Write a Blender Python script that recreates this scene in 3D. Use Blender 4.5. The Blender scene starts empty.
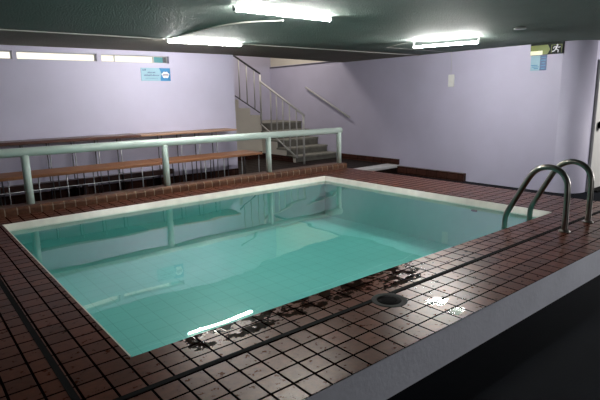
import bpy, bmesh, math, random
from mathutils import Vector, Matrix
random.seed(4)
scn = bpy.context.scene
COL = scn.collection
PI = math.pi

# ------------------------------------------------------------------ materials
def srgb(r, g, b):
    f = lambda c: (c/255/12.92) if c/255 <= .04045 else ((c/255+.055)/1.055)**2.4
    return (f(r), f(g), f(b), 1)

class NT:
    def __init__(s, name):
        s.m = bpy.data.materials.new(name); s.m.use_nodes = True
        s.t = s.m.node_tree; s.t.nodes.clear()
        s.out = s.n('ShaderNodeOutputMaterial')
    def n(s, typ, **kw):
        nd = s.t.nodes.new(typ)
        for k, v in kw.items():
            if k.startswith('i_'):
                key = k[2:]; key = int(key) if key.isdigit() else key.replace('_', ' ')
                if hasattr(v, 'is_output') or isinstance(v, bpy.types.NodeSocket): s.t.links.new(v, nd.inputs[key])
                else: nd.inputs[key].default_value = v
            else: setattr(nd, k, v)
        return nd
    def math(s, op, a, b=0.0, c=0.0):
        return s.n('ShaderNodeMath', operation=op, i_0=a, i_1=b, i_2=c).outputs[0]
    def noise(s, vec, scale, detail=4, rough=.55):
        return s.n('ShaderNodeTexNoise', i_Vector=vec, i_Scale=scale, i_Detail=detail, i_Roughness=rough).outputs[0]
    def mix(s, fac, a, b):
        nd = s.n('ShaderNodeMix', data_type='RGBA')
        for i, v in ((0, fac), (6, a), (7, b)):
            if isinstance(v, bpy.types.NodeSocket): s.t.links.new(v, nd.inputs[i])
            else: nd.inputs[i].default_value = v
        return nd.outputs[2]
    def ramp(s, fac, lo, hi):
        return s.n('ShaderNodeMapRange', i_0=fac, i_1=lo, i_2=hi, i_3=0.0, i_4=1.0).outputs[0]
    def pos(s): return s.n('ShaderNodeNewGeometry').outputs['Position']
    def bsdf(s, **kw):
        b = s.n('ShaderNodeBsdfPrincipled', **kw); s.t.links.new(b.outputs[0], s.out.inputs[0]); return b

def simple(name, col, rough=.5, metal=0.0, var=.12, scale=6.0, bump=0.0, bscale=60.0, spec=.5):
    t = NT(name); p = t.pos()
    nz = t.noise(p, scale)
    c2 = tuple(c*(1-var*2) for c in col[:3])+(1,)
    kw = dict(i_Base_Color=t.mix(t.ramp(nz, .3, .75), c2, col), i_Roughness=rough, i_Metallic=metal)
    kw['i_Specular_IOR_Level'] = spec
    if bump:
        kw['i_Normal'] = t.n('ShaderNodeBump', i_Strength=bump, i_Distance=.01, i_Height=t.noise(p, bscale, 3)).outputs[0]
    t.bsdf(**kw); return t.m

def emit(name, col, strength):
    t = NT(name)
    e = t.n('ShaderNodeEmission', i_Color=col, i_Strength=strength)
    t.t.links.new(e.outputs[0], t.out.inputs[0]); return t.m

def tile_mat(name, c1, c2, mortar, w=.1205, h=.12, off=0.0, msize=.005, rough=.33, vec='xy', wet=False, ox=1.18, oy=1.404, bump=.5):
    t = NT(name); p = t.pos()
    sp = t.n('ShaderNodeSeparateXYZ', i_0=p)
    x, y, z = sp.outputs
    if vec == 'xy': u, v = t.math('SUBTRACT', x, ox-12*w), t.math('SUBTRACT', y, oy-10*h)
    elif vec == 'xz': u, v = t.math('SUBTRACT', x, ox-40*w), t.math('ADD', t.math('ADD', y, z), 1.0)
    else: u, v = t.math('ADD', y, 1.0), t.math('ADD', t.math('ADD', z, x), 1.0)
    cv = t.n('ShaderNodeCombineXYZ', i_0=u, i_1=v).outputs[0]
    br = t.n('ShaderNodeTexBrick', offset=off, squash=1.0, i_Vector=cv, i_Color1=c1, i_Color2=c2, i_Mortar=mortar, i_Scale=1.0,
             i_Mortar_Size=msize, i_Mortar_Smooth=.15, i_Bias=-.1, i_Brick_Width=w, i_Row_Height=h)
    mfac = br.outputs['Fac']
    n1 = t.noise(p, 22, 6, .6); n2 = t.noise(p, 3.1, 3)
    dark = t.n('ShaderNodeMix', data_type='RGBA', blend_type='MULTIPLY')
    t.t.links.new(br.outputs['Color'], dark.inputs[6]); dark.inputs[0].default_value = 1
    t.t.links.new(t.mix(t.ramp(n1, .3, .7), (.62, .6, .6, 1), (1.15, 1.1, 1.08, 1)), dark.inputs[7])
    col = dark.outputs[2]
    rg = t.math('ADD', t.math('MULTIPLY', n1, .22), rough-.11)
    rg = t.math('ADD', rg, t.math('MULTIPLY', mfac, .6))
    hgt = t.math('ADD', t.math('MULTIPLY', mfac, -1.0), t.math('MULTIPLY', t.noise(p, 30, 2, .5), .14))
    strength = bump
    if wet:
        # water left standing along the front rim of the pool and in two small splashes
        inband = t.math('MULTIPLY', t.ramp(y, 1.86, 2.06), t.ramp(t.math('MULTIPLY', y, -1.0), -2.30, -2.22))
        inx = t.math('MULTIPLY', t.ramp(x, .75, 1.0), t.ramp(t.math('MULTIPLY', x, -1.0), -3.35, -2.7))
        pn = t.noise(p, 11.0, 6, .68)
        m1 = t.math('MULTIPLY', inband, inx)
        m1 = t.ramp(t.math('MULTIPLY', m1, pn), .47, .50)
        def blob(cx, cy, rx, ry):
            dx = t.math('DIVIDE', t.math('SUBTRACT', x, cx), rx); dy = t.math('DIVIDE', t.math('SUBTRACT', y, cy), ry)
            d = t.math('ADD', t.math('MULTIPLY', dx, dx), t.math('MULTIPLY', dy, dy))
            d = t.math('ADD', d, t.math('MULTIPLY', t.noise(p, 30, 1), 1.9))
            return t.ramp(d, 1.55, 1.35)
        m2 = blob(2.36, 1.64, .10, .075)
        m2 = t.math('MAXIMUM', m2, blob(2.33, 1.49, .09, .05))
        m2 = t.math('MAXIMUM', m2, blob(2.48, 1.985, .26, .05))
        m = t.math('MAXIMUM', m1, m2)
        col = t.mix(m, col, t.n('ShaderNodeMix', data_type='RGBA', blend_type='MULTIPLY', i_0=1.0, i_6=col, i_7=(.16, .15, .15, 1)).outputs[2])
        rg = t.math('MULTIPLY', rg, t.math('SUBTRACT', 1.0, t.math('MULTIPLY', m, .93)))
        rg = t.math('ADD', rg, t.math('MULTIPLY', m2, .01))
        strength = t.math('MULTIPLY', t.math('SUBTRACT', 1.0, t.math('MULTIPLY', m, .90)), bump)
    nb = t.n('ShaderNodeBump', i_Strength=strength, i_Distance=.006, i_Height=hgt).outputs[0]
    b = t.bsdf(i_Base_Color=col, i_Roughness=rg, i_Normal=nb)
    b.inputs['Specular Tint'].default_value = (1, .84, .72, 1)
    t.t.links.new(t.math('MULTIPLY', t.math('SUBTRACT', 1.0, mfac), .19), b.inputs['Specular IOR Level'])
    return t.m

M = {}
M['deck'] = tile_mat('deck_clay_tile', (.138, .045, .023, 1), (.072, .025, .014, 1), (.0015, .001, .001, 1), msize=.0062, rough=.30, wet=True)
M['curb'] = tile_mat('curb_clay_tile', (.13, .062, .036, 1), (.085, .038, .025, 1), (.26, .22, .17, 1), vec='xz', h=2.0, msize=.006, rough=.4)
M['skirt_tile'] = tile_mat('skirting_clay_tile', (.075, .03, .022, 1), (.045, .02, .016, 1), (.02, .015, .013, 1), vec='yz', w=.24, h=.11)
M['skirt_tile_x'] = tile_mat('skirting_clay_tile_back', (.075, .03, .022, 1), (.045, .02, .016, 1), (.02, .015, .013, 1), vec='xz', w=.24, h=.11)
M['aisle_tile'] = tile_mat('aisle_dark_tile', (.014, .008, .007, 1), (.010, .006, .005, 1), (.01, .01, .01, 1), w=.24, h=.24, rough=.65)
M['lilac'] = simple('lilac_wall_paint', (.55, .525, .675, 1), .6, var=.05, scale=1.3, bump=.15, bscale=50)
M['cream'] = simple('cream_wall_paint', (.78, .73, .64, 1), .6, var=.05, scale=2, bump=.12)
M['far_wall'] = simple('dark_low_bounce_paint', (.16, .15, .19, 1), .7)  # walls out of view, colour darkened to cut bounced fill light
M['deck_side'] = simple('bluish_white_paint', (.78, .78, .85, 1), .6, var=.07, scale=3, bump=.2, bscale=30)
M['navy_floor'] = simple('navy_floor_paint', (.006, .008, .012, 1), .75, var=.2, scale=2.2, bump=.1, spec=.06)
M['white_paint'] = simple('white_edge_paint', (.70, .69, .70, 1), .5, var=.08, scale=8)
M['rail'] = simple('pale_green_enamel', (.62, .74, .68, 1), .35, var=.05, scale=4)
M['steel'] = simple('stainless_steel', (.30, .28, .25, 1), .28, metal=1, var=.15, scale=8)
M['grey_metal'] = simple('grey_painted_metal', (.56, .55, .54, 1), .45, var=.1)
M['dark_metal'] = simple('dark_painted_metal', (.09, .09, .11, 1), .45, var=.1)
M['leg_steel'] = simple('dull_steel_leg', (.33, .34, .36, 1), .4, metal=.5, var=.1)
M['bench_wood'] = None
def wood(name, a, b, rough):
    t = NT(name); p = t.pos()
    mp = t.n('ShaderNodeMapping', i_Vector=p, i_Scale=(1.2, 22, 22)).outputs[0]
    g = t.noise(mp, 2.0, 6, .6)
    t.bsdf(i_Base_Color=t.mix(t.ramp(g, .3, .7), a, b), i_Roughness=rough,
           i_Normal=t.n('ShaderNodeBump', i_Strength=.15, i_Distance=.004, i_Height=g).outputs[0])
    return t.m
M['bench_wood'] = wood('orange_brown_wood', (.20, .075, .03, 1), (.34, .15, .065, 1), .42)
M['bench_pale'] = wood('pale_brown_wood', (.28, .16, .10, 1), (.40, .25, .17, 1), .5)
M['bench_dark'] = wood('dark_red_wood', (.06, .022, .016, 1), (.11, .042, .03, 1), .35)
M['step_stone'] = simple('grey_step_stone', (.33, .32, .27, 1), .6, var=.2, scale=9)
M['step_riser'] = simple('dull_step_riser', (.22, .21, .18, 1), .65, var=.2, scale=9)
M['black'] = simple('black_rubber', (.005, .005, .005, 1), .85, spec=.1)
M['drain'] = simple('dark_cast_metal', (.022, .022, .019, 1), .65, var=.3, scale=40, spec=.12)
M['white_plastic'] = simple('white_plastic', (.75, .75, .72, 1), .35, var=.02)
M['cable'] = simple('off_white_cable', (.62, .62, .57, 1), .5, var=.05)
M['door_paint'] = simple('white_door_paint', (.78, .77, .74, 1), .4, var=.03)
M['window_lit'] = emit('lit_window_glass', (1, .95, .84, 1), 1.25)
M['sign_pale'] = simple('pale_blue_print', srgb(140, 180, 198), .4, var=.03)
M['sign_blue'] = simple('bright_blue_print', srgb(25, 118, 172), .4, var=.03)
M['sign_deep'] = simple('deep_blue_print', srgb(18, 72, 125), .4, var=.03)
M['sign_navy'] = simple('navy_print', srgb(40, 55, 110), .4, var=.03)
M['sign_white'] = simple('white_print', (.85, .87, .88, 1), .4, var=.02)
M['sign_plum'] = simple('plum_print', srgb(75, 35, 90), .4, var=.03)
M['exit_green'] = simple('yellow_green_print', srgb(118, 132, 45), .45, var=.1, scale=12)
M['exit_dark'] = simple('dark_green_print', srgb(9, 24, 14), .5, var=.05, spec=.15)
M['exit_glow'] = emit('lit_exit_lens', (1, 1, .72, 1), 1.1)
t = NT('teal_curtain_glass'); b = t.bsdf(i_Base_Color=srgb(70, 130, 135), i_Roughness=.3, i_Emission_Color=srgb(70, 130, 135), i_Emission_Strength=.25); M['teal_pane'] = t.m

# ceiling: bumpy sprayed texture; green-grey field, brownish field beyond the cable line
t = NT('sprayed_ceiling_texture'); p = t.pos(); sp = t.n('ShaderNodeSeparateXYZ', i_0=p)
vor = t.n('ShaderNodeTexVoronoi', i_Vector=p, i_Scale=55.0).outputs['Distance']
nz = t.noise(p, 90, 4, .7)
hh = t.math('ADD', t.math('MULTIPLY', vor, -1.0), nz)
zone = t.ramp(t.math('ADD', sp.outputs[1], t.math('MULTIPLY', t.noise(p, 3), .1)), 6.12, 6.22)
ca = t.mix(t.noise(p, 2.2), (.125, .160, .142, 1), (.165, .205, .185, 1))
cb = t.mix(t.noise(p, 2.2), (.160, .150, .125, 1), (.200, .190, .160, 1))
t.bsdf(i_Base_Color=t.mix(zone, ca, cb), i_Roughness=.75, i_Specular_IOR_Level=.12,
       i_Normal=t.n('ShaderNodeBump', i_Strength=.8, i_Distance=.012, i_Height=hh).outputs[0])
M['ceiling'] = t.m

# pool shell tile
t = NT('turquoise_pool_tile'); p = t.pos(); sp = t.n('ShaderNodeSeparateXYZ', i_0=p)
def poolbrick(u, v):
    cv = t.n('ShaderNodeCombineXYZ', i_0=u, i_1=v).outputs[0]
    return t.n('ShaderNodeTexBrick', offset=0.0, squash=1.0, i_Vector=cv, i_Scale=1.0, i_Mortar_Size=.0028, i_Mortar_Smooth=.4,
               i_Brick_Width=.175, i_Row_Height=.175).outputs['Fac']
f1 = poolbrick(t.math('ADD', sp.outputs[0], 3.0), t.math('ADD', sp.outputs[1], 3.0))
c = t.mix(t.ramp(t.noise(p, 1.1), .3, .7), (.145, .475, .435, 1), (.18, .54, .495, 1))
c = t.mix(t.math('MULTIPLY', f1, .75), c, (.07, .30, .26, 1))
t.bsdf(i_Base_Color=c, i_Roughness=.5)
M['pool_tile'] = t.m
M['pool_wall'] = simple('turquoise_wall_tile', (.15, .47, .43, 1), .5, var=.05)
M['band'] = simple('cream_waterline_tile', (.86, .83, .74, 1), .3, var=.08, scale=9)

t = NT('clear_pool_water'); p = t.pos()
nb = t.n('ShaderNodeBump', i_Strength=.55, i_Distance=.006, i_Height=t.noise(p, 1.7, 1, .4)).outputs[0]
fc = t.n('ShaderNodeLayerWeight', i_Blend=.5, i_Normal=nb).outputs['Facing']
fr = t.math('ADD', .02, t.math('MULTIPLY', t.math('POWER', fc, 5.0), .98))
tr = t.n('ShaderNodeBsdfTransparent', i_Color=t.mix(t.ramp(fc, .55, .95), (.86, .97, .96, 1), (.62, .85, .84, 1))).outputs[0]
gl = t.n('ShaderNodeBsdfGlossy', i_Color=(1, 1, 1, 1), i_Roughness=.0, i_Normal=nb).outputs[0]
mx = t.n('ShaderNodeMixShader', i_0=fr, i_1=tr, i_2=gl)
t.t.links.new(mx.outputs[0], t.out.inputs[0]); M['water'] = t.m

# ------------------------------------------------------------------ mesh helpers
def box(bm, x0, x1, y0, y1, z0, z1, mi=0):
    vs = [bm.verts.new(p) for p in ((x0,y0,z0),(x1,y0,z0),(x1,y1,z0),(x0,y1,z0),(x0,y0,z1),(x1,y0,z1),(x1,y1,z1),(x0,y1,z1))]
    for q in ((3,2,1,0),(4,5,6,7),(0,1,5,4),(1,2,6,5),(2,3,7,6),(3,0,4,7)):
        f = bm.faces.new([vs[i] for i in q]); f.material_index = mi
def frame(d):
    d = d.normalized(); a = Vector((0,0,1)) if abs(d.z) < .9 else Vector((1,0,0))
    u = d.cross(a).normalized(); return u, d.cross(u).normalized()
def tube(bm, pts, r, seg=14, caps=True, mi=0):
    pts = [Vector(p) for p in pts]; n = len(pts); rings = []
    u = v = None
    for i, p in enumerate(pts):
        d = (pts[min(i+1,n-1)]-pts[i-1 if i else 0])
        if i in (0, n-1): k = 1
        else:
            d1 = (pts[i]-pts[i-1]).normalized(); d2 = (pts[i+1]-pts[i]).normalized(); d = d1+d2
            k = 1/max(.5, d.normalized().dot(d2))
        d = d.normalized()
        if u is None: u, v = frame(d)
        else:
            u = (u-d*u.dot(d)).normalized(); v = d.cross(u)
        rings.append([bm.verts.new(p+(u*math.cos(2*PI*j/seg)+v*math.sin(2*PI*j/seg))*r*(k if False else 1)) for j in range(seg)])
    for a, b in zip(rings, rings[1:]):
        for j in range(seg):
            f = bm.faces.new((a[j], a[(j+1)%seg], b[(j+1)%seg], b[j])); f.smooth = True; f.material_index = mi
    if caps:
        bm.faces.new(rings[0][::-1]).material_index = mi; bm.faces.new(rings[-1]).material_index = mi
def lathe(bm, prof, c=(0,0,0), seg=28, axis='z'):
    rings = []
    for r, h in prof:
        ring = []
        for j in range(seg):
            a = 2*PI*j/seg; x, y = r*math.cos(a), r*math.sin(a)
            q = (x, y, h) if axis == 'z' else ((x, -h, y) if axis == 'y' else (-h, x, y))
            ring.append(bm.verts.new(Vector(c)+Vector(q)))
        rings.append(ring)
    for a, b in zip(rings, rings[1:]):
        for j in range(seg):
            f = bm.faces.new((a[j], a[(j+1)%seg], b[(j+1)%seg], b[j])); f.smooth = True
    bm.faces.new(rings[0][::-1]); bm.faces.new(rings[-1])
def prism(bm, poly, axis, a, b):
    """extrude a 2D polygon along an axis from a to b ('x': poly is (y,z); 'y': (x,z); 'z': (x,y))"""
    P = {'x': lambda p, t: (t, p[0], p[1]), 'y': lambda p, t: (p[0], t, p[1]), 'z': lambda p, t: (p[0], p[1], t)}[axis]
    A = [bm.verts.new(P(p, a)) for p in poly]; B = [bm.verts.new(P(p, b)) for p in poly]
    n = len(poly)
    bm.faces.new(A); bm.faces.new(B[::-1])
    for i in range(n): bm.faces.new((A[i], B[i], B[(i+1)%n], A[(i+1)%n]))
def obj(name, bm, mats, parent=None, bevel=0.0):
    bmesh.ops.recalc_face_normals(bm, faces=bm.faces[:])
    me = bpy.data.meshes.new(name); bm.to_mesh(me); bm.free()
    for m in (mats if isinstance(mats, (list, tuple)) else [mats]): me.materials.append(m)
    o = bpy.data.objects.new(name, me); COL.objects.link(o)
    if parent:
        o.parent = parent; o.matrix_parent_inverse = Matrix.Translation(-parent.location)
    if bevel:
        md = o.modifiers.new('bevel', 'BEVEL'); md.width = bevel; md.segments = 2; md.limit_method = 'ANGLE'
    return o
def boxobj(name, b, mat, parent=None, bevel=0.0):
    bm = bmesh.new(); box(bm, *b); return obj(name, bm, mat, parent, bevel)
def tubeobj(name, pts, r, mat, parent=None, seg=14):
    bm = bmesh.new(); tube(bm, pts, r, seg); return obj(name, bm, mat, parent)
def thing(name, label, cat, loc, group=None):
    o = bpy.data.objects.new(name, None); COL.objects.link(o); o.location = loc; o.empty_display_size = .1
    return tag(o, label, cat, group)
def tag(o, label, cat, group=None):
    o['label'] = label; o['category'] = cat
    if group: o['group'] = group
    return o
def struct(o, label=None, cat=None):
    o['kind'] = 'structure'
    if label: o['label'] = label
    if cat: o['category'] = cat
    return o

# ------------------------------------------------------------------ dimensions
ZC = 1.962                       # ceiling above the deck
XR = 8.142; YB = 7.78            # right wall, back wall
ZF, ZA = -.22, -.384             # main lower floor, side aisle floor
PX0, PX1, PY0, PY1 = .735, 5.11, 2.210, 5.676   # pool opening
DX0, DX1, DY0, DY1 = -2.6, 5.985, 1.404, 6.30   # raised deck
WL, WF = -2.6, -2.4              # left wall, front wall
XE = 11.2                        # far end of the side hall
ZW = -.060                       # water level

# ------------------------------------------------------------------ setting
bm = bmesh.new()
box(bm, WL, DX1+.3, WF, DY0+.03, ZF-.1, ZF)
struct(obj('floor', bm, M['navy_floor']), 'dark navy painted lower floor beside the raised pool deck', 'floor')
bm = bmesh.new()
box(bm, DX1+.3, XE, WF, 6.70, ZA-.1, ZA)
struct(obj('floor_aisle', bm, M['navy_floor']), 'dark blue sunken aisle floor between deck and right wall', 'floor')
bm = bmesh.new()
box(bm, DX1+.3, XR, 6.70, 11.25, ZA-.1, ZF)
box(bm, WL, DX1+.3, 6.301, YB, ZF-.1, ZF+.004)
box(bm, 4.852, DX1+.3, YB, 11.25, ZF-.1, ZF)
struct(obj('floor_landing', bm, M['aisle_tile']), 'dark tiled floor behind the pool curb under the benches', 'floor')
bm = bmesh.new()
box(bm, 6.60, XR-.002, 6.69, 7.0, ZF-.05, ZF+.006)
struct(obj('trim_1', bm, M['white_paint'], bevel=.008), 'white painted edge of the low step behind the deck', 'step edge')

# deck: ring around the pool opening, tiled on top, painted at the sides
bm = bmesh.new()
hx0, hx1, hy0, hy1 = PX0-.006, PX1+.012, PY0, PY1+.012
o0 = [bm.verts.new(p) for p in ((DX0,DY0,0),(DX1,DY0,0),(DX1,DY1,0),(DX0,DY1,0))]
i0 = [bm.verts.new(p) for p in ((hx0,hy0,0),(hx1,hy0,0),(hx1,hy1,0),(hx0,hy1,0))]
ob = [bm.verts.new((v.co.x, v.co.y, ZA)) for v in o0]
ib = [bm.verts.new((v.co.x, v.co.y, -1.2)) for v in i0]
for k in range(4):
    j = (k+1) % 4
    bm.faces.new((o0[k], o0[j], i0[j], i0[k]))
    bm.faces.new((o0[k], ob[k], ob[j], o0[j])).material_index = 1
    bm.faces.new((i0[k], i0[j], ib[j], ib[k])).material_index = 2
struct(obj('pool_deck', bm, [M['deck'], M['deck_side'], M['black']]), 'raised deck of dark red clay tiles around the pool', 'deck')
# black joint ring set into the tiles
bm = bmesh.new()
jw = .015
for b in ((DX0, DX1, 1.905-jw, 1.905+jw, -.004, .0015), (.43-jw, .43+jw, 1.905+jw, DY1, -.004, .0015)):
    box(bm, *b)
struct(obj('trim_2', bm, M['black']), 'black joint strip let into the deck tiles', 'joint')

# back wall with a strip of windows
WZ0, WZ1 = 1.785, 1.893
WIN = [(-1.95, -.30), (-.235, 1.395), (1.448, 2.50), (2.566, 3.636)]
bm = bmesh.new()
box(bm, WL, 4.852, YB, YB+.16, ZF-.1, WZ0)
box(bm, WL, 4.852, YB, YB+.16, WZ1, ZC+.25)
xs = [WL]+[v for w in WIN for v in w]+[4.852]
for a, b in zip(xs[0::2], xs[1::2]): box(bm, a, b, YB, YB+.16, WZ0, WZ1)
struct(obj('wall_back', bm, M['lilac']), 'lilac back wall with a strip of windows under the ceiling', 'wall')
for i, (a, b) in enumerate(WIN):
    e = bpy.data.objects.new('window_%d' % (i+1), None); COL.objects.link(e); e.location = ((a+b)/2, YB+.08, WZ0)
    struct(e, ['narrow strip window farthest left', 'narrow lit strip window cut by the left edge', 'narrow lit strip window in the middle of the back wall',
               'narrow lit strip window above the blue sign'][i], 'window')
    bm = bmesh.new(); f = .010
    box(bm, a, b, YB+.07, YB+.10, WZ0, WZ0+f); box(bm, a, b, YB+.07, YB+.10, WZ1-f, WZ1)
    box(bm, a, a+f, YB+.07, YB+.10, WZ0+f, WZ1-f); box(bm, b-f, b, YB+.07, YB+.10, WZ0+f, WZ1-f)
    if i == 3: box(bm, 2.78, 2.79, YB+.07, YB+.10, WZ0+f, WZ1-f); box(bm, 3.40, 3.415, YB+.07, YB+.10, WZ0+f, WZ1-f)
    obj('window_frame', bm, M['grey_metal'], e)
    boxobj('window_pane', (a, 3.40 if i == 3 else b, YB+.102, YB+.112, WZ0, WZ1), M['window_lit'], e)
    if i == 3:
        boxobj('tinted_pane', (3.402, 3.575, YB+.102, YB+.112, WZ0, WZ1), M['teal_pane'], e)
        boxobj('dark_pane', (3.577, b, YB+.102, YB+.112, WZ0, WZ1), M['dark_metal'], e)

# right wall: one straight run, a rounded outside corner, then the hall wall
RC = .35; YC = 3.56
bm = bmesh.new()
prof = [(XR, 11.25), (XR, YC)]
for k in range(1, 15):
    a = PI+PI/2*k/14
    prof.append((XR+RC+RC*math.cos(a), YC+RC*math.sin(a)))
prof += [(XE, YC-RC), (XE, YC+.1), (XR+RC+.3, YC+.1), (XR+RC+.3, 11.25)]
vb = [bm.verts.new((x, y, ZA-.1)) for x, y in prof]; vt = [bm.verts.new((x, y, ZC+.06)) for x, y in prof]
for k in range(len(prof)):
    j = (k+1) % len(prof)
    f = bm.faces.new((vb[k], vb[j], vt[j], vt[k])); f.smooth = 1 <= k <= 14
bm.faces.new(vt)
struct(obj('wall_right', bm, M['lilac']), 'lilac right wall with a rounded outer corner', 'wall')
bm = bmesh.new(); box(bm, XR+.02, XR+.62, 8.2, 11.25, ZC+.06, 3.6)
struct(obj('wall_right_upper', bm, M['cream']), 'cream upper wall of the stairwell', 'wall')
bm = bmesh.new(); box(bm, XR-.012, XR+.03, 8.3, 11.21, 1.985, 2.012)
struct(obj('trim_3', bm, M['dark_metal']), 'thin dark ledge between lilac and cream stairwell wall', 'ledge')
struct(boxobj('wall_stair_end', (4.7, XR+.3, 11.21, 11.35, ZF-.1, 3.6), M['lilac']), 'lilac end wall of the stairwell', 'wall')
struct(boxobj('wall_stair_left', (4.70, 4.852, YB+.161, 11.21, ZF-.1, 3.6), M['lilac']), 'lilac side wall of the stairwell', 'wall')
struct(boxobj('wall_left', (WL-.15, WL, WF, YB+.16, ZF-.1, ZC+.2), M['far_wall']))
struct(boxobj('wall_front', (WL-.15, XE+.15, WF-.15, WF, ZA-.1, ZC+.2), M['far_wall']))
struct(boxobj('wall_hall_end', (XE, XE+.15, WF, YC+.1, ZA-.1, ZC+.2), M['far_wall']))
# ceiling slab, its back edge closing at the stairwell
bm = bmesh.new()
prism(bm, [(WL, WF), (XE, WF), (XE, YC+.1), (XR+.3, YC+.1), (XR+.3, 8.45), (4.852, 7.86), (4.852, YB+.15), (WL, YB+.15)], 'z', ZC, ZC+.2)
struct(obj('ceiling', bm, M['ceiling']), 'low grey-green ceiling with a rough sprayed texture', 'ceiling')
bm = bmesh.new(); prism(bm, [(4.852, 7.88), (XR, 8.45), (XR, 8.6), (4.852, 8.02)], 'z', ZC+.2, 3.6)
struct(obj('wall_stair_front', bm, M['cream']))
struct(boxobj('ceiling_stair', (4.7, XR+.6, 7.8, 11.35, 3.6, 3.7), M['cream']))
# tiled skirting
bm = bmesh.new(); box(bm, XR-.09, XR, 5.13, 6.70, ZA, -.236)
struct(obj('baseboard_right', bm, M['skirt_tile'], bevel=.006), 'dark red tiled kerb along the foot of the right wall', 'baseboard')
bm = bmesh.new(); box(bm, XR-.05, XR, 6.705, 8.45, ZF, -.10)
struct(obj('baseboard_right_rear', bm, M['skirt_tile'], bevel=.006), 'dark red tiled skirting on the right wall near the stairs', 'baseboard')
bm = bmesh.new(); box(bm, WL, 4.852, YB-.02, YB, ZF, -.05)
struct(obj('baseboard_back', bm, M['skirt_tile_x'], bevel=.004), 'dark tiled skirting under the benches', 'baseboard')

# door in the hall wall, past the rounded corner
d = bpy.data.objects.new('door_1', None); COL.objects.link(d); d.location = (9.1, YC-RC, ZA)
struct(d, 'white door cut by the right edge, past the rounded wall corner', 'door')
yf = YC-RC
boxobj('door_leaf', (8.62, 9.48, yf-.03, yf, ZA+.03, 1.62), M['door_paint'], d, .004)
bm = bmesh.new()
box(bm, 8.56, 8.615, yf-.045, yf, ZA, 1.68); box(bm, 9.485, 9.54, yf-.045, yf, ZA, 1.68); box(bm, 8.615, 9.485, yf-.045, yf, 1.625, 1.68)
obj('door_frame', bm, M['door_paint'], d, .004)
bm = bmesh.new(); lathe(bm, [(.055, 0), (.055, .012), (.022, .016), (.022, .045), (.060, .05), (.072, .075), (.06, .1), (.02, .108)], (8.755, yf-.03, .676), axis='y')
obj('door_knob', bm, M['black'], d)
boxobj('door_threshold', (8.6, 9.5, yf-.16, yf-.031, ZA, ZA+.03), M['black'], d)

# ------------------------------------------------------------------ pool
pool = thing('swimming_pool', 'rectangular pool of still turquoise water sunk in the raised tiled deck', 'swimming pool', ((PX0+PX1)/2, (PY0+PY1)/2, -.75))
PZ = -.62
bm = bmesh.new(); box(bm, PX0-.006, PX1+.012, PY0+.002, PY1+.012, PZ-.1, PZ)
obj('pool_floor', bm, M['pool_tile'], pool)
for b in ((PX0-.006, PX0, PY0+.014, PY1, PZ, -.003), (PX1, PX1+.012, PY0+.014, PY1, PZ, -.003), (PX0-.006, PX1+.012, PY1, PY1+.012, PZ, -.003), (PX0-.006, PX1+.012, PY0+.002, PY0+.014, PZ, -.012)):
    boxobj('pool_wall', b, M['pool_wall'], pool)
bt = .004
bm = bmesh.new(); zb = ZW-.012; tl = .036
box(bm, PX0-.006, PX0+.002, PY0+.014, PY1, zb, .001)
prism(bm, [(PY1+.012, .001), (PY1, .001), (PY1-tl, zb), (PY1+.012, zb)], 'x', PX0-.006, PX1+.012)
prism(bm, [(PX1+.012, .001), (PX1, .001), (PX1-tl, zb), (PX1+.012, zb)], 'y', PY0+.014, PY1)
obj('waterline_band', bm, M['band'], pool)['label'] = 'cream tile band above the waterline'
bm = bmesh.new()
vs = [bm.verts.new(p) for p in ((PX0, PY0+.012, ZW), (PX1, PY0+.012, ZW), (PX1, PY1, ZW), (PX0, PY1, ZW))]
bm.faces.new(vs)
obj('water', bm, M['water'], pool)['label'] = 'clear still turquoise water'
boxobj('skimmer_slot', (5.092, 5.104, 3.05, 3.12, -.135, -.115), M['black'], pool)

# tiled curb behind the pool
bm = bmesh.new()
cz = .088
prism(bm, [(6.06, -.002), (6.06, cz-.03), (6.068, cz-.01), (6.085, cz), (6.29, cz), (6.298, cz-.012), (6.298, -.002)], 'x', WL+.001, 5.965)
curb = tag(obj('tiled_curb', bm, M['curb']), 'low brown tiled curb behind the pool carrying the green rail', 'curb')

# green pipe railing on the curb
rail = thing('pipe_railing', 'thick pale green pipe railing on the tiled curb behind the pool', 'railing', (2.5, 6.18, cz))
bm = bmesh.new(); R_ = .050
RZ = lambda x: .678-.0064*x
tube(bm, [(WL+.02, 6.18, RZ(WL)), (5.935, 6.18, RZ(5.935))], R_, 20)
obj('top_rail', bm, M['rail'], rail)
for x in (-2.17, -.54, 1.10, 2.742, 4.41, 5.892):
    bm = bmesh.new(); tube(bm, [(x, 6.18, cz), (x, 6.18, RZ(x) if x < 5.8 else RZ(x)+.0495)], R_*.85, 20); obj('post', bm, M['rail'], rail)

# ------------------------------------------------------------------ pool ladder
lad = thing('pool_ladder', 'stainless pool ladder with two bent handrails at the right front corner', 'pool ladder', (4.715, 1.82, 0))
ctrl = [(1.81, 0), (1.81, .40), (1.835, .475), (1.885, .53), (1.95, .556), (2.02, .556), (2.09, .525), (2.145, .465), (2.20, .365), (2.32, .135), (2.35, .075), (2.365, .0), (2.365, -.60)]
def smooth(pts, n=2):
    for _ in range(n):
        q = [pts[0]]
        for a, b in zip(pts, pts[1:]):
            q += [tuple(.75*u+.25*v for u, v in zip(a, b)), tuple(.25*u+.75*v for u, v in zip(a, b))]
        pts = q+[pts[-1]]
    return pts
for x in (4.45, 4.945):
    tubeobj('side_rail', [(x, y, z) for y, z in smooth(ctrl)], .0255, M['steel'], lad, 20)
    bm = bmesh.new(); lathe(bm, [(.048, 0), (.048, .008), (.036, .018), (.027, .02)], (x, 1.81, .0)); obj('base_flange', bm, M['steel'], lad)
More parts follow.
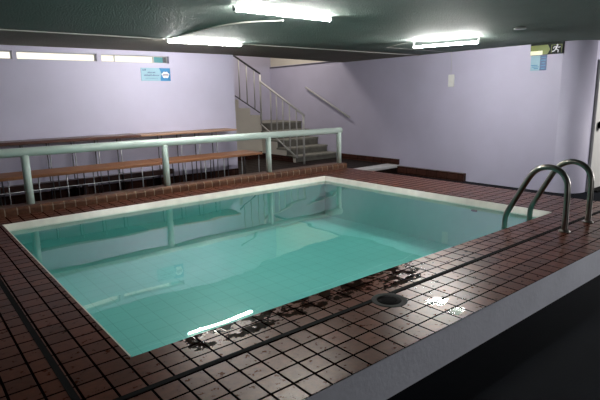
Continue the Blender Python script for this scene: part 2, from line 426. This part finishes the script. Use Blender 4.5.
for z in (-.22, -.40, -.56):
    boxobj('rung', (4.476, 4.919, 2.325, 2.405, z-.012, z+.012), M['steel'], lad, .004)

# drain set in the deck
dr = thing('floor_drain', 'round dark floor drain cover set in the wet front tiles', 'drain', (2.165, 1.84, 0))
bm = bmesh.new(); lathe(bm, [(.108, 0), (.108, .0012), (.100, .002), (.078, .002), (.074, .001)], (2.165, 1.84, 0), 40); obj('drain_rim', bm, M['drain'], dr)
bm = bmesh.new()
lathe(bm, [(.073, .0), (.073, .0015), (.05, .0015), (.048, .0022)], (2.165, 1.84, 0), 32)
for k in range(-4, 5):
    h = math.sqrt(max(0, .046**2-(k*.011)**2)); box(bm, 2.165+k*.011-.003, 2.165+k*.011+.003, 1.84-h, 1.84+h, .0022, .005)
obj('drain_grate', bm, M['black'], dr)

# ------------------------------------------------------------------ benches
def bench(label, x0, x1, y0, y1, ztop, th, mat, legs, zleg, group, stretch=None, yl=None):
    b = thing('bench', label, 'bench', ((x0+x1)/2, (y0+y1)/2, zleg), group)
    boxobj('bench_top', (x0, x1, y0, y1, ztop-th, ztop), mat, b, .006)
    yf_ = y0+.03 if y0 < 7.2 else 7.562
    for x in legs:
        tubeobj('leg', [(x, yf_, zleg), (x, yf_, ztop-th)], .0075, M['leg_steel'], b, 10)
        tubeobj('rear_leg', [(x, y1-.06, zleg if zleg < 0 else zleg), (x, y1-.06, ztop-th)], .0085, M['dark_metal'], b, 10)
    if stretch is not None: tubeobj('stretcher', [(x0+.05, y0+.03, stretch), (x1-.05, y0+.03, stretch)], .007, M['leg_steel'], b, 8)
    return b
LX = [1.03+.3435*k for k in range(-8, 12)]
UX = [1.0+.331*k for k in range(-8, 12)]
g1, g2 = 'lower wooden benches along the back wall', 'upper bench boards along the back wall'
zf = ZF+.004
bench('long orange-brown wooden bench at left behind the railing', WL+.1, 3.03, 7.0, 7.54, .30, .04, M['bench_wood'], [x for x in LX if WL+.2 < x < 3], zf, g1, .10)
bench('orange-brown wooden bench ending by the stairs behind the railing', 3.04, 4.87, 7.0, 7.54, .30, .04, M['bench_wood'], [x for x in LX if 3.05 < x < 4.9], zf, g1)
bench('upper dark red glossy board against the back wall at left', WL+.1, 2.905, 7.38, 7.77, .705, .045, M['bench_dark'], [x for x in UX if WL+.2 < x < 2.88], zf, g2)
bench('upper pale brown board against the back wall below the blue sign', 2.915, 4.62, 7.38, 7.77, .695, .03, M['bench_pale'], [x for x in UX if 3.0 < x < 4.6], zf, g2)
lo = thing('low_shelf', 'low dark plank shelf beneath the left bench', 'shelf', (.5, 7.6, zf))
boxobj('plank', (WL+.1, 3.50, 7.575, 7.695, .02, .10), M['bench_dark'], lo, .006)
for x in (-1.8, -.5, .8, 2.1, 3.4): boxobj('support', (x-.03, x+.03, 7.59, 7.68, zf, .02), M['bench_dark'], lo)

# ------------------------------------------------------------------ staircase
XS = 6.896
st = thing('staircase', 'grey stone staircase with cream sides turning left at a landing behind the railing', 'staircase', (7.5, 9.8, ZF))
nose = [(8.605, -.083), (8.925, .07), (9.27, .245), (9.60, .43), (9.90, .62)]
YF = 9.90; YE = 11.205
for i, (y, z) in enumerate(nose):
    y2 = nose[i+1][0]+.03 if i < 4 else YE
    zb = nose[i-1][1] if i else ZF+.001
    s = boxobj('step', (XS+.006, XR-.001, y+.03, y2, zb, z-.04), M['step_riser'], st)
    boxobj('tread', (XS-.03 if i < 4 else XS-.005, XR-.001, y, y2, z-.04, z), M['step_stone'], s, .006)
up = [(6.885, .81), (6.573, .985), (6.262, 1.186), (5.95, 1.375), (5.64, 1.56), (5.33, 1.75)]
for i, (x, z) in enumerate(up):
    x2 = up[i+1][0] if i < 5 else 4.856
    zb = up[i-1][1] if i else .62
    s = boxobj('step', (x2+.002 if i < 5 else x2, x-.002, YF+.012, YE, zb, z-.03), M['step_riser'], st)
    boxobj('tread', (x2-.002 if i < 5 else x2, x+.012, YF+.012, YE, z-.03, z-.002), M['step_stone'], s)
poly = [(8.63, ZF+.001)]
for i, (y, z) in enumerate(nose[:4]):
    poly += [(y+.03, z-.041), (nose[i+1][0]+.03, z-.041)]
poly += [(9.93, .579), (YE, .579), (YE, ZF+.001)]
bm = bmesh.new(); prism(bm, poly, 'x', XS-.012, XS+.005)
obj('stringer', bm, M['cream'], st)['label'] = 'cream painted side of the lower flight'
poly = [(XS-.013, ZF+.001), (XS-.013, .60), (6.885, .60), (6.885, .81)]
for i in range(1, 6): poly += [(up[i][0], up[i-1][1]), (up[i][0], up[i][1])]
poly += [(4.856, up[5][1]), (4.856, ZF+.001)]
bm = bmesh.new(); prism(bm, poly, 'y', YF-.005, YF+.011)
obj('stringer', bm, M['cream'], st)['label'] = 'cream painted front of the upper flight with stepped top'
bm = bmesh.new(); box(bm, XS-.03, XS-.013, 8.7, YF-.02, ZF+.001, -.09); box(bm, 4.86, XS-.03, YF-.022, YF-.006, ZF+.001, -.05)
obj('skirting', bm, M['skirt_tile'], st)

hr = thing('stair_railing', 'grey metal stair railing with thin balusters on the open side', 'stair railing', (XS, 8.4, ZF))
xr_ = XS-.05
def zl(y): return .834+.479*(y-8.26)
tubeobj('handrail', [(xr_, 8.245, zl(8.245)), (xr_, 9.83, zl(9.83))], .024, M['grey_metal'], hr)
tubeobj('bottom_bar', [(xr_, 8.5, -.10), (xr_, 9.86, .60)], .016, M['grey_metal'], hr, 8)
tubeobj('newel_post', [(xr_, 8.27, ZF+.001), (xr_, 8.27, zl(8.27))], .024, M['grey_metal'], hr)
for y in (8.51, 8.75, 8.99, 9.22, 9.44):
    tubeobj('baluster', [(xr_, y, -.10+.515*(y-8.5)), (xr_, y, zl(y))], .016, M['grey_metal'], hr, 8)
yu = YF-.03
tubeobj('newel_post', [(xr_, yu-.03, .62), (xr_, yu-.03, 1.74)], .022, M['grey_metal'], hr)
def zu(x): return 1.74+.553*(6.92-x)
def zd(x): return .84+.60*(6.88-x)
tubeobj('upper_handrail', [(6.87, yu, zu(6.87)), (5.2, yu, zu(5.2))], .022, M['dark_metal'], hr)['label'] = 'dark handrail of the upper flight'
tubeobj('bottom_bar', [(6.87, yu, zd(6.87)), (5.2, yu, zd(5.2))], .014, M['dark_metal'], hr, 8)
for x in (6.70, 6.49, 6.29, 6.08, 5.87, 5.66, 5.45):
    tubeobj('baluster', [(x, yu, zd(x)), (x, yu, zu(x))], .014, M['grey_metal'], hr, 8)

wh = thing('wall_handrail', 'short sloping grey handrail fixed to the lilac wall beside the stairs', 'handrail', (XR-.06, 8.9, 1.1))
tubeobj('rail', [(XR-.055, 8.12, .735), (XR-.055, 9.66, 1.445)], .02, M['grey_metal'], wh)
for y in (8.3, 9.5):
    z = .735+.461*(y-8.12); tubeobj('bracket', [(XR-.001, y, z-.05), (XR-.03, y, z-.05), (XR-.055, y, z-.015)], .009, M['grey_metal'], wh, 8)

# ------------------------------------------------------------------ lamps and cables
def lamp(label, a, b, power):
    a, b = Vector(a), Vector(b); c = (a+b)/2
    l = thing('fluorescent_lamp', label, 'lamp', (c.x, c.y, ZC), 'bare fluorescent tubes on the ceiling')
    d = (b-a).normalized(); n = Vector((-d.y, d.x, 0)); 
    bm = bmesh.new()
    pts = [a-d*.03+n*.007, b+d*.03+n*.007, b+d*.03-n*.007, a-d*.03-n*.007]
    prism(bm, [(p.x, p.y) for p in pts], 'z', ZC-.008, ZC-.0005); obj('housing', bm, M['white_plastic'], l)
    tb = tubeobj('tube', [a, b], .0145, emit('lit_fluorescent_tube', (1, .985, .95, 1), power), l, 14); tb['label'] = 'glowing white tube'
    for p, s in ((a, -1), (b, 1)):
        bm = bmesh.new(); q = p+d*s*.012
        tube(bm, [p+d*s*.001, p+d*s*.022], .0145, 12); box(bm, q.x-.008, q.x+.008, q.y-.008, q.y+.008, p.z, ZC-.0085)
        obj('end_socket', bm, M['grey_metal'], l)
zt = ZC-.032
lamp('bare fluorescent tube nearest the camera, over the middle of the pool', (2.36, 3.71, zt), (3.42, 3.71, zt), 255)
lamp('bare fluorescent tube in line with the ceiling cable, above the back railing', (2.86, 6.10, ZC-.031), (3.93, 6.10, ZC-.031), 350)
lamp('bare fluorescent tube running along the right wall', (5.98, 4.70, 1.877), (6.21, 3.83, 1.877), 470)
zk = ZC-.006
def cable(label, pts, r=.006):
    return tag(tubeobj('cable', pts, r, M['cable'], None, 8), label, 'cable')
cable('thin white cable across the ceiling left of the middle lamp', [(WL+.01, 6.16, zk), (.99, 6.16, zk), (2.82, 6.12, zk)])
cable('thin white cable across the ceiling from the middle lamp towards the right wall', [(3.98, 6.12, zk), (4.2, 6.16, zk), (7.32, 6.24, zk), (XR-.01, 6.26, zk)])
cable('white cable curving over the ceiling between the two left lamps', smooth([(2.86, 6.07, zk), (2.80, 5.15, zk), (2.85, 4.47, zk), (3.18, 4.12, zk)]), .007)
cable('white cable dropping down the right wall to the switch', [(5.99, 4.80, zk), (6.3, 5.5, zk), (XR-.006, 5.54, zk), (XR-.006, 5.54, 1.58)], .003)
bm = bmesh.new(); lathe(bm, [(.07, 0), (.07, .012), (.055, .022), (.02, .026)], (5.88, 3.09, ZC-.027), 24)
tag(obj('ceiling_rose', bm, M['grey_metal']), 'small round grey fitting on the ceiling near the exit sign', 'ceiling fitting')
sw = thing('light_switch', 'white light switch box on the right wall', 'switch', (XR, 5.52, 1.45))
boxobj('switch_box', (XR-.03, XR-.0005, 5.46, 5.58, 1.34, 1.56), M['white_plastic'], sw, .006)
boxobj('rocker', (XR-.04, XR-.03, 5.49, 5.55, 1.40, 1.50), M['white_plastic'], sw, .003)

# ------------------------------------------------------------------ signs
ys = YB-.008
sg = thing('wall_sign', 'blue and white sign on the back wall below the strip window', 'sign', (3.4, YB, 1.6))
X0, X1, Z0, Z1 = 3.15, 3.64, 1.508, 1.708
boxobj('panel', (X0, X1, ys, YB-.0005, Z0, Z1), M['sign_pale'], sg)
bm = bmesh.new(); prism(bm, [(3.468, Z0), (X1, Z0), (X1, Z1), (3.452, Z1), (3.475, Z1-.05), (3.492, Z1-.09), (3.468, Z0+.04)], 'y', ys-.002, ys)
obj('blue_field', bm, M['sign_blue'], sg)
bm = bmesh.new()
cx, czz = 3.555, 1.603
pl = [(cx+.062*math.cos(a)*(1+.10*math.sin(5*a)), czz+.05*math.sin(a)*(1+.12*math.cos(6*a))) for a in [2*PI*k/48 for k in range(48)]]
prism(bm, pl, 'y', ys-.004, ys-.002); obj('emblem', bm, M['sign_white'], sg)
bm = bmesh.new()
for k, h in enumerate((.018, .028, .020, .03, .022, .026)):
    box(bm, cx-.047+k*.0165, cx-.047+k*.0165+.011, ys-.0055, ys-.004, czz-.012, czz-.012+h)
obj('emblem_lettering', bm, M['sign_plum'], sg)
bm = bmesh.new()
def dashes(x0, x1, z, hmax):
    x = x0
    while x < x1:
        w = random.choice((.005, .008, .007)); h = hmax*random.choice((.6, .6, .75, 1))
        box(bm, x, min(x+w, x1), ys-.0015, ys, z, z+h); x += w+random.choice((.0035, .004, .008))
bm.free()
for q in ((3.26, 3.385, 1.628, .022), (3.20, 3.44, 1.585, .024), (3.22, 3.42, 1.545, .008), (3.175, 3.235, 1.665, .025)):
    bm = bmesh.new(); dashes(*q); obj('lettering', bm, M['sign_navy'], sg)

# exit sign (right wall) and the notice below it
ex = thing('exit_sign', 'green emergency exit sign with white running figure under the ceiling', 'sign', (XR, 3.8, 1.87))
xf = XR-.03
boxobj('sign_box', (xf, XR-.0005, 3.555, 4.06, 1.785, ZC-.002), M['exit_dark'], ex)
bm = bmesh.new(); prism(bm, [(4.055, 1.845), (4.055, 1.932), (3.79, 1.932), (3.75, 1.86), (3.79, 1.79), (3.86, 1.79), (3.86, 1.845)], 'x', xf-.004, xf); obj('arrow_panel', bm, M['exit_green'], ex)
boxobj('light_lens', (xf-.006, xf, 3.865, 4.056, 1.787, 1.848), M['exit_glow'], ex)['label'] = 'glowing pale lens'
bm = bmesh.new()
def limb(a, b, w):
    a, b = Vector(a), Vector(b); d = (b-a).normalized(); n = Vector((-d.y, d.x))*w/2
    prism(bm, [tuple(a+n), tuple(b+n), tuple(b-n), tuple(a-n)], 'x', xf-.005, xf-.0002)
cy = 3.655
hd = [(cy-.012+.0135*math.cos(2*PI*k/14), 1.914+.0135*math.sin(2*PI*k/14)) for k in range(14)]
prism(bm, hd, 'x', xf-.005, xf-.0002)
for a, b, w in (((cy-.004, 1.898), (cy+.008, 1.855), .026), ((cy+.006, 1.858), (cy-.030, 1.838), .014), ((cy-.030, 1.838), (cy-.026, 1.806), .013),
                ((cy+.008, 1.858), (cy+.030, 1.832), .014), ((cy+.030, 1.832), (cy+.062, 1.822), .013), ((cy-.004, 1.896), (cy-.036, 1.876), .011), ((cy-.036, 1.876), (cy-.056, 1.888), .010),
                ((cy, 1.896), (cy+.034, 1.892), .011), ((cy+.034, 1.892), (cy+.046, 1.868), .010)): limb(a, b, w)
obj('running_figure', bm, M['sign_white'], ex)
bm = bmesh.new()
for b in ((3.725, 3.733, 1.80, 1.925), (3.572, 3.58, 1.80, 1.925), (3.58, 3.725, 1.917, 1.925)): box(bm, xf-.004, xf-.0002, *b)
obj('doorway_outline', bm, M['exit_green'], ex)
nt = thing('wall_notice', 'small blue and white notice under the exit sign', 'sign', (XR, 3.93, 1.66))
boxobj('panel', (XR-.008, XR-.0005, 3.80, 4.055, 1.548, 1.78), M['sign_pale'], nt)
boxobj('blue_field', (XR-.011, XR-.008, 3.80, 3.905, 1.548, 1.78), M['sign_deep'], nt)
bm = bmesh.new()
for k in range(5):
    z = 1.57+k*.042; w = (.06, .075, .05, .075, .065)[k]
    box(bm, XR-.013, XR-.011, 3.852-w/2, 3.852+w/2, z, z+.018)
obj('vertical_lettering', bm, M['sign_blue'], nt)
bm = bmesh.new()
for z, a, b in ((1.60, 3.92, 4.03), (1.575, 3.93, 4.0), (1.625, 3.94, 4.045)):
    box(bm, XR-.0095, XR-.008, a, b, z, z+.011)
obj('small_lettering', bm, M['sign_blue'], nt)

# ------------------------------------------------------------------ lights
def area(name, loc, target, sx, sy, power, col, spread=180):
    l = bpy.data.lights.new(name, 'AREA'); l.shape = 'RECTANGLE'; l.size = sx; l.size_y = sy; l.energy = power; l.color = col; l.spread = math.radians(spread)
    o = bpy.data.objects.new(name, l); COL.objects.link(o); o.location = loc
    o.rotation_euler = (Vector(target)-Vector(loc)).to_track_quat('-Z', 'Y').to_euler()
area('stairwell_light', (6.6, 9.6, 3.5), (6.9, 9.8, 0), .8, .3, 40, (1, .93, .82))
area('hall_light', (10.1, .9, 1.4), (8.7, 3.2, .8), .3, .8, 75, (1, .97, .95))
area('side_fill', (9.6, -.5, .8), (3.5, 1.5, -.1), .8, .8, 24, (.95, .97, 1), 80)  # added fill for the deck's front side, spread kept off the rounded corner
area('front_fill', (3.2, WF+.05, .3), (3.2, 3, .0), 2.0, .6, 12, (.95, .97, 1))  # added low fill behind the camera

w = bpy.data.worlds.new('World'); scn.world = w; w.use_nodes = True
w.node_tree.nodes['Background'].inputs[0].default_value = (.5, .55, .6, 1); w.node_tree.nodes['Background'].inputs[1].default_value = .02

# ------------------------------------------------------------------ camera
cam = bpy.data.cameras.new('camera'); co = bpy.data.objects.new('camera', cam); COL.objects.link(co)
VA, VB, f = Vector((623, -115)), Vector((-413, -94)), 496.4766
X = Vector((VA.x, -VA.y, -f)).normalized(); Y = Vector((VB.x, -VB.y, -f)).normalized(); Z = X.cross(Y)
rot = Matrix((X, Y, Z))            # camera axes -> world
co.matrix_world = Matrix.Translation((0, 0, 1.2)) @ rot.to_4x4()
cam.sensor_width = 36; cam.lens = f/600*36; cam.clip_start = .05; cam.clip_end = 60
scn.camera = co
scn.view_settings.view_transform = 'Standard'; scn.view_settings.look = 'None'
scn.view_settings.exposure = 0.0; scn.view_settings.gamma = 1.0; scn.view_settings.use_curve_mapping = False
scn.cycles.max_bounces = 10; scn.cycles.diffuse_bounces = 2; scn.cycles.transparent_max_bounces = 12
scn.cycles.use_denoising = True
